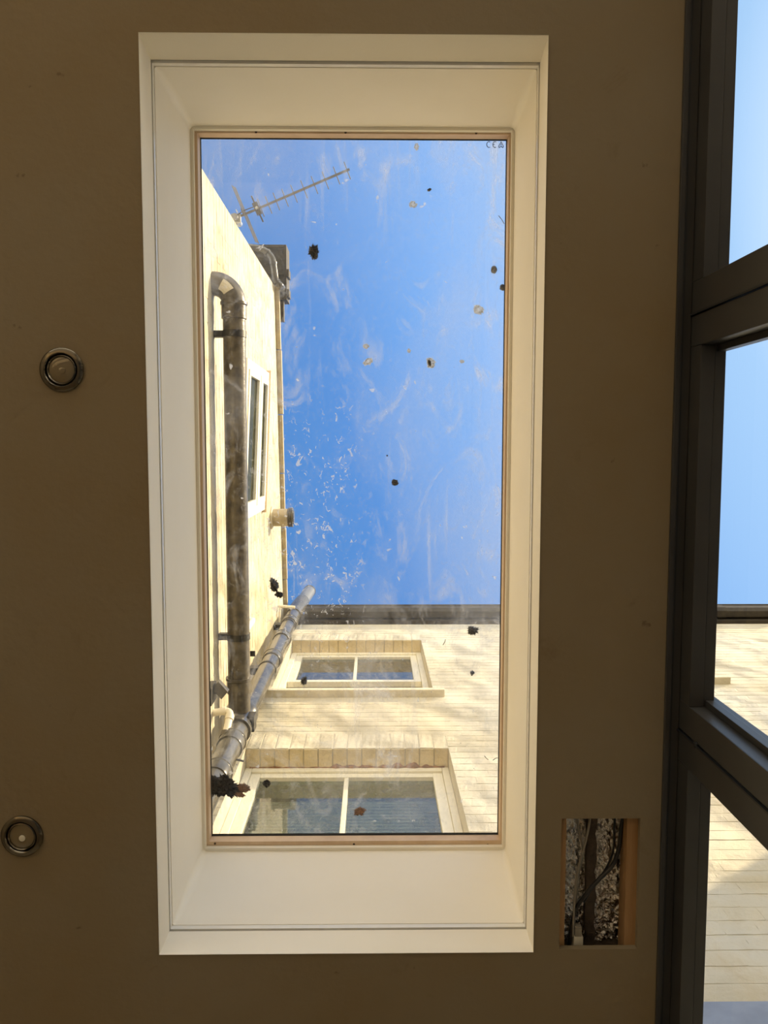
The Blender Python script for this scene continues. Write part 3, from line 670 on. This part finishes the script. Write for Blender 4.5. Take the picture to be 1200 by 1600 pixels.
# ------------------------------------------------------------------ pipes
SXp, SYp = -.672, 1.385      # soil stack position
st = empty('soil_stack', (SXp, SYp, RZ), label='dark grey vertical soil pipe in the corner of the two walls', cat='pipe')
MB().tube([(SXp, SYp, RZ), (SXp, SYp, 6.55)], .055, 28).build('pipe_run', 'stack', st, smooth=True)
tp = [Vector((SXp, SYp, 6.56)), Vector((SXp+.002, SYp-.005, 6.72)), Vector((SXp+.02, SYp-.02, 6.86)), Vector((SXp+.035, SYp-.03, 7.0))]
MB().tube(tp, [.062, .066, .066, .063], 28).build('offset_bend', 'stack', st, smooth=True, label='shiny bend at the top of the stack')
MB().tube([(SXp+.035, SYp-.03, 7.0), (SXp+.06, SYp-.04, 7.45)], .055, 28).build('vent_terminal', 'vent', st, smooth=True, label='pale grey open vent top')
MB().lathe((SXp+.06, SYp-.04, 7.45), (.05, -.02, 1), [(.049, -.01), (.058, -.01), (.058, .02), (.049, .02)], 28, closed=True).build('vent_rim', 'stack', st, smooth=True)
for z in (6.25, 5.72, 5.17, 3.66, 3.30):
    MB().lathe((SXp, SYp, z), (0, 0, 1), [(.054, -.05), (.060, -.05), (.0625, -.042), (.0625, .03), (.066, .034), (.066, .046), (.060, .05), (.054, .05)], 28, closed=True).build('socket_collar', 'stack', st, smooth=True)
for z in (6.15, 4.92):
    MB().box(WX+.001, SXp-.045, SYp-.022, SYp+.022, z-.04, z+.04).build('wall_clip', 'black', st, bev=.003)
    MB().lathe((SXp, SYp, z), (0, 0, 1), [(.056, -.014), (.0585, -.014), (.0585, .014), (.056, .014)], 28, closed=True).build('clip_band', 'black', st, smooth=True)
pz = 3.96; pxx = WX+.098
jn = Vector((SXp, SYp, pz))
MB().lathe(jn, (0, 0, 1), [(.054, -.13), (.066, -.13), (.066, -.09), (.061, -.08), (.061, .08), (.066, .09), (.066, .13), (.054, .13)], 30, closed=True).build('branch_fitting', 'stack', st, smooth=True)
MB().box(SXp+.035, SXp+.072, SYp-.05, SYp+.03, pz-.06, pz+.02).build('access_plate', 'black', st, bev=.004, label='black square lug at the branch')
MB().tube([(SXp+.05, SYp+.01, 3.50), (SXp+.085, SYp+.018, 3.50)], .005, 8).build('clip_bolt', 'black', st)
# horizontal waste pipe along the side wall
wy0 = PX(343, 453, WX).y
wp = empty('waste_pipe', (pxx, wy0, pz), label='thick dark horizontal pipe running along the sunlit side wall', cat='pipe')
R1_ = .098
path = [Vector((WX-.004, wy0, pz))] + arc((WX, wy0+R1_, pz), (0, -1, 0), (1, 0, 0), R1_, 10)[1:]
MB().tube(path, .058, 28).build('elbow', 'soil', wp, smooth=True, label='glossy black elbow into the wall')
MB().tube([(pxx, wy0+R1_+.001, pz), (pxx, SYp-.062, pz)], .055, 28).build('pipe_run', 'soil', wp, smooth=True)
for y in (wy0+R1_+.02, .98+.2):
    MB().lathe((pxx, y, pz), (0, 1, 0), [(.054, -.03), (.066, -.03), (.066, -.018), (.061, -.012), (.061, .05), (.054, .05)], 28, closed=True).build('socket_collar', 'soil', wp, smooth=True)
for py in (527, 995):
    y = PX(372, py, pxx).y
    MB().lathe((pxx, y, pz), (0, 1, 0), [(.0555, -.016), (.058, -.016), (.058, .016), (.0555, .016)], 28, closed=True).build('clip_band', 'black', wp, smooth=True)
    MB().box(WX+.001, pxx-.05, y-.016, y+.016, pz-.02, pz+.02).build('wall_clip', 'black', wp, bev=.002)
y = PX(392, 995, pxx).y
MB().box(pxx+.052, pxx+.078, y-.014, y+.014, pz+.03, pz+.036).build('clip_tab', 'black', wp, bev=.001)
lp = PX(355, 446, pxx)
# paper label on the elbow
lb_ = MB(); cc = Vector((pxx-.05, wy0+.025, pz)); 
lab_pts = []
for i in range(5):
    for j in range(5):
        a = R(-118+j*14); s = R(28+i*7.5)
        ctr = Vector((WX, wy0+R1_, pz)) + R1_*(Vector((0, -1, 0))*math.cos(s)+Vector((1, 0, 0))*math.sin(s)); outw = (ctr-Vector((WX, wy0+R1_, pz))).normalized()
        lab_pts.append(ctr + .0588*(outw*math.cos(a)+Vector((0, 0, 1))*math.sin(a)))
lb_.add(lab_pts, [(i*5+j, i*5+j+1, i*5+j+6, i*5+j+5) for i in range(4) for j in range(4)]).build('paper_sticker', 'conn', wp, label='square pale sticker on the elbow')
# cream overflow pipe with elbow, lower left
W0 = PX(333, 1114, WX); x1_ = PZ(361, 1111, W0.z); dn = PZ(353, 1146, W0.z-.10)
op = empty('overflow_pipe', W0, label='cream plastic waste pipe with elbow in front of the stack, lower left', cat='pipe')
q = Vector((x1_.x, x1_.y, W0.z)); a = Vector((WX-.003, W0.y, W0.z)); dd = (dn-q).normalized()
pts = [a, q-Vector((.03, 0, 0))] + [((1-t)**2)*(q-Vector((.03, 0, 0)))+2*t*(1-t)*q+t*t*(q+dd*.03) for t in (.2, .4, .6, .8, 1)] + [dn]
MB().tube(pts, .0175, 18).build('pipe_run', 'pvc', op, smooth=True)
MB().tube([q-Vector((.045, 0, 0)), q-Vector((.025, 0, 0))], .0215, 18).build('elbow_collar', 'pvc', op, smooth=True)
MB().tube([q+dd*.025, q+dd*.05], .0215, 18).build('elbow_collar', 'pvc', op, smooth=True)
MB().tube([dn-dd*.005, dn+dd*.02], .026, 18).build('rubber_boot', 'soil', op, smooth=True, label='dark rubber connector')
# black shapes on the wall beside it
k1 = PX(327, 1079, WX)
bh = empty('black_bracket', k1, label='black bracket with dark diamond shape at the lower left of the side wall', cat='bracket')
MB().box(WX+.001, WX+.03, k1.y-.04, k1.y+.045, k1.z-.10, k1.z+.03).build('back_plate', 'black', bh, bev=.006)
k2 = PZ(346, 1075, k1.z)
MB().tube([(WX+.03, k1.y, k1.z-.02), (k2.x, k2.y, k1.z-.02)], .012, 12).build('arm', 'black', bh, smooth=True)
MB().obox((k2.x, k2.y, k1.z-.02), Vector((.022, .025, 0)), Vector((-.012, .014, 0))*1.3, (0, 0, .02)).build('diamond_shape', 'soil', bh, bev=.003)  # dark diamond-shaped block at the end of the arm
# white vertical pipe half hidden behind the waste pipe
v1 = PX(396, 969, WX+.035)
vp = empty('white_pipe', (WX+.035, v1.y, 4.3), label='short white vertical pipe peeping from behind the thick dark pipe', cat='pipe')
pts = [(WX-.003, v1.y, 4.30), (WX+.02, v1.y, 4.30), (WX+.032, v1.y, 4.315), (WX+.035, v1.y, 4.35), (WX+.035, v1.y, v1.z-.04), (WX+.032, v1.y, v1.z-.01), (WX+.02, v1.y, v1.z), (WX-.003, v1.y, v1.z)]
MB().tube(pts, .018, 16).build('pipe_run', 'upvc', vp, smooth=True)
# thin cream pipe crossing behind the stack top
t0 = PX(434, 947, WX)
tpp = empty('branch_pipe', t0, label='thin cream overflow pipe reaching the top of the stack', cat='pipe')
te = PZ(461, 949, t0.z)
MB().tube([(WX-.003, t0.y, t0.z), (te.x, te.y, t0.z)], .0125, 12).build('pipe_run', 'pvc', tpp, smooth=True)
t1 = PX(437, 975, WX+.02)
MB().tube([(WX+.018, t0.y+.01, t0.z-.012), (WX+.018, t1.y, t1.z)], .009, 10).build('drop_pipe', 'pvc', tpp, smooth=True)
# flue stub
f0 = PX(424, 809, WX)
fl = empty('flue_terminal', f0, label='beige flue stub with dark ringed end sticking out of the side wall', cat='flue')
MB().lathe((WX, f0.y, f0.z), (1, 0, 0), [(.055, 0), (.085, .0), (.085, .008), (.072, .014), (.055, .014)], 30, closed=True).build('wall_collar', 'paint', fl, smooth=True)
MB().tube([(WX, f0.y, f0.z), (WX+.125, f0.y-.003, f0.z)], .066, 30).build('duct', 'flue', fl, smooth=True)
for k in range(3):
    MB().lathe((WX+.131+k*.013, f0.y-.003, f0.z), (1, 0, 0), [(.052, 0), (.074, 0), (.074, .007), (.052, .007)], 30, closed=True).build('terminal_ring', 'soil', fl, smooth=True)
MB().lathe((WX+.126, f0.y-.003, f0.z), (1, 0, 0), [(.050, 0), (.050, .046), (.0001, .046)], 30).build('terminal_core', 'stack', fl, smooth=True)

# ------------------------------------------------------------------ flush casement window in the side wall
cwA, cwB = PX(416.5, 583, WX), PX(409.5, 796, WX)        # head line
cw = empty('window_6', ((WX), (cwA.y+cwB.y)/2, cwA.z-.7), kind='structure', label='narrow white casement window in the side wall behind the thick pipe')
yy0, yy1 = cwA.y, cwB.y; sl_ = (cwB.z-cwA.z)/(yy1-yy0)
def pbox(name, m, ya, yb, za, zb, xa, xb, par, bev=.003):
    vs = []
    for x in (xa, xb):
        for y in (ya, yb):
            for z in (za, zb): vs.append((x, y, cwA.z + sl_*(y-yy0) + z))
    return MB().add(vs, [(0, 1, 3, 2), (4, 6, 7, 5), (0, 4, 5, 1), (2, 3, 7, 6), (0, 2, 6, 4), (1, 5, 7, 3)]).build(name, m, par, bev=bev)
pbox('head_drip', 'bead', yy0-.02, yy1+.02, .0, .03, WX-.0, WX+.032, cw)
pbox('frame_head', 'frame_paint', yy0, yy1, -.065, -.002, WX-.0, WX+.02, cw)
pbox('frame_sill', 'frame_paint', yy0, yy1, -1.0, -.94, WX-.0, WX+.022, cw)
pbox('frame_jamb', 'upvc', yy0, yy0+.06, -.939, -.066, WX, WX+.02, cw)
pbox('frame_jamb', 'upvc', yy1-.06, yy1, -.939, -.066, WX, WX+.02, cw)
pbox('transom', 'frame_paint', yy0+.061, yy1-.061, -.47, -.40, WX, WX+.034, cw)
for za, zb in ((-.399, -.067), (-.938, -.471)):
    s = empty('casement', (WX+.03, (yy0+yy1)/2, cwA.z+za), cw)
    pbox('sash_stile', 'frame_paint', yy0+.062, yy0+.10, za, zb, WX+.004, WX+.03, s); pbox('sash_stile', 'frame_paint', yy1-.10, yy1-.062, za, zb, WX+.004, WX+.03, s)
    pbox('sash_rail', 'frame_paint', yy0+.101, yy1-.101, zb-.05, zb, WX+.004, WX+.03, s); pbox('sash_rail', 'frame_paint', yy0+.101, yy1-.101, za, za+.05, WX+.004, WX+.03, s)
    pbox('pane', 'sideglass', yy0+.1, yy1-.1, za+.05, zb-.05, WX+.010, WX+.013, s, bev=0)
    pbox('dark_backing', 'sidein', yy0+.1, yy1-.1, za+.05, zb-.05, WX+.002, WX+.004, s, bev=0)

# ------------------------------------------------------------------ eaves box and pipe at the far corner
ez = 6.445
c = [PZ(*p, ez) for p in ((405, 382), (443, 378), (450, 468), (424, 470))]
ebx = empty('eaves_box', (c[0].x, c[0].y, ez), label='dark boxed eaves overhang at the far corner of the side wall', cat='eaves box')
x0, x1, y0, y1 = -.98, c[2].x-.01, c[0].y, c[2].y
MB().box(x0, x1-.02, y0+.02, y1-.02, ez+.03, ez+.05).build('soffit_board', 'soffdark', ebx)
MB().box(x1-.02, x1, y0, y1, ez, ez+.20).build('fascia_board', 'gutter', ebx, bev=.003)
MB().box(x0, x1-.0205, y0, y0+.0195, ez, ez+.20).build('fascia_board', 'gutter', ebx, bev=.003)
MB().box(x0, x1-.0205, y1-.0195, y1, ez, ez+.20).build('fascia_board', 'gutter', ebx, bev=.003)
for y in (y0+.22, y1-.05):
    MB().box(x1+.0005, x1+.02, y-.03, y+.03, ez-.01, ez+.12).build('gutter_bracket', 'gutter', ebx, bev=.003)
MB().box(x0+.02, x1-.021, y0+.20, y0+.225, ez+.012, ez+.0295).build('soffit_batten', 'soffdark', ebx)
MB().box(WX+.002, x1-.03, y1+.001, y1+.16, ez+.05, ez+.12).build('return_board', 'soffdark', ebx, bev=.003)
MB().box(x0, x1, y0, y1, ez+.201, ez+.22).build('cover_board', 'slate', ebx)
pl = [PZ(384, 386, 6.31), PZ(404, 388, 6.31), PZ(417, 394, 6.31), PZ(425, 404, 6.30), PZ(428, 420, 6.30), PZ(431, 438, 6.30), PZ(438, 446, 6.31), PZ(441, 450, 6.44)]
sm = []
for i in range(len(pl)-1):
    p0, p1, p2, p3 = pl[max(i-1, 0)], pl[i], pl[i+1], pl[min(i+2, len(pl)-1)]
    for k in range(5):
        t = k/5; sm.append(.5*((2*p1)+(p2-p0)*t+(2*p0-5*p1+4*p2-p3)*t*t+(3*p1-p0-3*p2+p3)*t**3))
sm.append(pl[-1])
dp = empty('rainwater_pipe', pl[0], label='grey bent rainwater pipe under the dark eaves box', cat='pipe')
MB().tube(sm, .026, 16).build('pipe_run', 'stack', dp, smooth=True)
for i, k in ((10, 11), (17, 18), (26, 27)):
    MB().tube([sm[i], sm[k]], .031, 16).build('socket_collar', 'stack', dp, smooth=True)

# ------------------------------------------------------------------ television aerial
AZ = 4.70
def A(x, y): return PZ(300+x/4, 230+y/4, AZ)
mount = Vector((WX-.07, YE-.0, AZ))
an = empty('television_aerial', A(300, 432), label='long aluminium television aerial with many cross rods against the sky', cat='aerial')
MB().bar(A(292, 436), A(984, 138), .011).build('boom', 'alum', an)
hv = A(427+22, 380+56)-A(427, 380)
for x, y in ((430, 378), (478, 359), (527, 338), (581, 315), (637, 290), (700, 262), (765, 235), (833, 206), (903, 176), (970, 145)):
    c_ = A(x, y); MB().tube([c_-hv*(.95), c_+hv*(1.0)], .0028, 8).build('director_rod', 'alum', an, smooth=True)
c_ = A(408, 386); dv = (A(447, 467)-A(373, 305))/2
MB().tube([c_-dv, c_+dv], .0045, 8).build('dipole', 'black', an, smooth=True)
MB().obox(c_+Vector((0, 0, -.006)), dv*.45, dv.cross(Vector((0, 0, 1))).normalized()*.016, (0, 0, .012)).build('dipole_box', 'stack', an, bev=.004)
MB().lathe(c_+Vector((0, 0, -.0185)), (0, 0, -1), [(.009, 0), (.009, .005), (.0001, .007)], 16).build('cable_gland', 'galv', an, smooth=True)
r0_, r1_, rc_ = A(260, 245), A(408, 598), A(318, 405)
side = (r1_-r0_).cross(Vector((0, 0, 1))).normalized()
for k, dz in ((0, .0), (1, .025), (0, -.025)):
    o_ = side*dz*.22
    MB().tube([r0_+Vector((0, 0, dz))+o_, r1_+Vector((0, 0, dz))+o_], .0028, 8).build('reflector_rod', 'alum', an, smooth=True)
MB().obox(rc_, (r1_-r0_).normalized()*.012, side*.005, (0, 0, .03)).build('reflector_spine', 'alum', an, bev=.002)
MB().tube([A(280, 428)+Vector((0, 0, -.012)), A(330, 400)+Vector((0, 0, -.016)), A(400, 372)+Vector((0, 0, -.012))], .0028, 8).build('coax_lead', 'black', an, smooth=True)
mp_ = A(276, 445)
MB().tube([(mp_.x, mp_.y, AZ-.05), (mp_.x, mp_.y, AZ+.12)], .016, 18).build('mast_stub', 'galv', an, smooth=True)
MB().obox((mp_.x, mp_.y, AZ), (.028, 0, 0), (0, .024, 0), (0, 0, .012)).build('clamp_plate', 'galv', an, bev=.003)
MB().bar((mp_.x, mp_.y, AZ+.07), (mp_.x-.06, YE-.002, AZ+.07), .025).build('wall_bracket', 'galv', an)
MB().tube([A(285, 410), A(275, 390)], .003, 8).build('clamp_bolt', 'galv', an)

# ------------------------------------------------------------------ debris on the roof glass
ZG = GZ+.0062
def blob(name, px, py, rx, ry, m, lab, cat, spiky=.5, ang=0, h=.006, seed=0, group=None):
    c = PZ(px, py, ZG); s = ZG/F*1.0
    bm = bmesh.new(); bmesh.ops.create_icosphere(bm, subdivisions=5, radius=1)
    for v in bm.verts:
        d = v.co.normalized(); a = math.atan2(d.y, d.x)
        k = 1 + spiky*.6*noise.noise(Vector((d.x*1.6+seed, d.y*1.6, d.z))) + spiky*.45*noise.noise(Vector((d.x*5, d.y*5+seed, d.z*2))) + spiky*1.0*max(0, noise.noise(Vector((d.x*13, d.y*13+seed, d.z*5))))
        x, y = d.x*k*rx*s, d.y*k*ry*s
        x, y = x*math.cos(ang)-y*math.sin(ang), x*math.sin(ang)+y*math.cos(ang)
        v.co = Vector((x, y, max(0, (d.z*k+.6))*h/1.6))
    me = bpy.data.meshes.new(name); bm.to_mesh(me); bm.free(); me.materials.append(M[m])
    for p in me.polygons: p.use_smooth = True
    o = bpy.data.objects.new(name, me); C.objects.link(o); o.location = c+Vector((0, 0, H)); tag(o, lab, cat, group)
mg = 'moss clumps on the roof glass'
for i, (px, py, rx, ry, sp, an_, lab) in enumerate([
    (491, 393, 6, 7.5, .9, 0, 'dark moss clump to the right of the eaves box'),
    (772, 421, 4.6, 5.4, .25, 0, 'upper of two small dark moss clumps at the right edge of the glass'),
    (786, 449, 4.6, 4.6, .25, 0, 'lower of two small dark moss clumps at the right edge of the glass'),
    (617, 754, 4.6, 4.4, .5, 0, 'small round moss clump in the middle of the blue sky'),
    (428, 914, 5, 9, .9, -.35, 'elongated dark moss clump in front of the side wall'),
    (436, 929, 4.6, 3.6, .9, 0, 'little moss tail below the elongated clump'),
    (671, 296, 3, 1.8, .4, -.5, 'tiny oval dark speck high in the sky'),
    (475, 1064, 3.8, 5.5, .9, 0, 'small moss clump in front of the upper sash window'),
    (738, 985, 5.5, 4.5, 1.3, 0, 'bristly moss speck just under the dark gutter'),
    (351, 1229, 17, 10, 1.2, .45, 'largest black moss clump at the lower left of the glass'),
    (333, 1232, 7, 8, 1.5, 0, 'ragged moss fringe at the left of the largest clump'),
    (416, 1225, 5, 5.6, .5, .6, 'round moss clump beside the lower sash window frame'),
    (738, 1052, 2.2, 3, .9, 0, 'tiny moss speck over the pale brick wall'),
    (605, 712, 1.2, 1.2, .3, 0, 'pinhead dark speck above the middle moss clump')]):
    blob('moss_clump', px, py, rx, ry, 'moss', lab, 'moss', sp, an_, .007, i*3.1, mg)
blob('dead_leaf', 381, 1231, 7, 5.5, 'mossr', 'reddish brown dead leaf scrap beside the largest moss clump', 'leaf', 1.0, .3, .002, 4)
blob('dead_leaf', 375, 1242, 6, 3, 'mossr', 'lower smaller reddish scrap touching the largest moss clump', 'leaf', 1.0, .3, .002, 8)
blob('moss_clump', 562, 1268, 7, 4.5, 'mossr', 'brown smudge of debris in front of the lower window glass', 'moss', 1.2, -.3, .002, 12, mg)
dg = 'dried splats on the roof glass'
for i, (px, py, rx, ry, an_, lab) in enumerate([
    (673, 567, 5.5, 7, -.3, 'pale splat with dark core right of the middle of the sky'),
    (575, 565, 7, 4, -.5, 'pale smeared splat left of the dark cored one'),
    (645, 319, 5, 4, .3, 'small grey splat high in the sky'),
    (651, 229, 3, 4, 0, 'faint splat near the top edge of the glass'),
    (748, 484, 8, 5, .6, 'pale splat near the right edge of the sky'),
    (572, 541, 4, 3, 0, 'tiny pale splat above the smeared one'),
    (722, 565, 3, 2.5, 0, 'tiny splat to the right of the dark cored one'),
    (639, 548, 2.2, 2.6, 0, 'pinhead pale splat between the two larger ones')]):
    blob('dried_splat', px, py, rx*.9, ry*.9, 'dropping', lab, 'splat', .9, an_, .0008, 20+i*2.3, dg)
blob('splat_core', 671, 567, 2.2, 4, 'moss', 'dark core sitting on the pale splat right of the middle', 'speck', .7, -.3, .002, 3)

for pts, lab in (([(779, 337), (784, 343), (788, 350)], 'thin curved twig near the right edge of the roof glass'),
                 ([(757, 1181), (760, 1185), (763, 1187)], 'left of two tiny twigs over the pale wall at the lower right'),
                 ([(770, 1188), (774, 1185), (778, 1184)], 'right of two tiny twigs over the pale wall at the lower right'),
                 ([(692, 1008), (695, 1003), (696, 999)], 'tiny upright twig to the right of the upper sash window')):
    MB().tube([PZ(x, y, ZG+.0012) for x, y in pts], .0008, 6).build('twig', 'moss', label=lab, cat='twig', group='twigs on the roof glass')

# ------------------------------------------------------------------ surroundings that light and shade the yard
MB().box(-9, 9, -12, RY0-.1, -1.2, -1.1).box(.69, 9, RY0-.1, 1.5, -1.2, -1.1).build('ground_yard', 'paving', kind='structure')
nb = MB().box(4.0, 9.0, -3.0, -.35, -1.1, 5.2).box(4.0, 9.0, -.3499, 6, -1.1, 4.7).build('sun_blocker_house', 'blockrend', kind='structure')  # unseen, added to block the sun; stepped heights shape where sunlight falls
MB().box(3.9, 9.1, -3.05, -.33, 5.201, 5.27).build('sun_blocker_roof', 'slate', kind='structure')  # roof of the added sun-blocking house
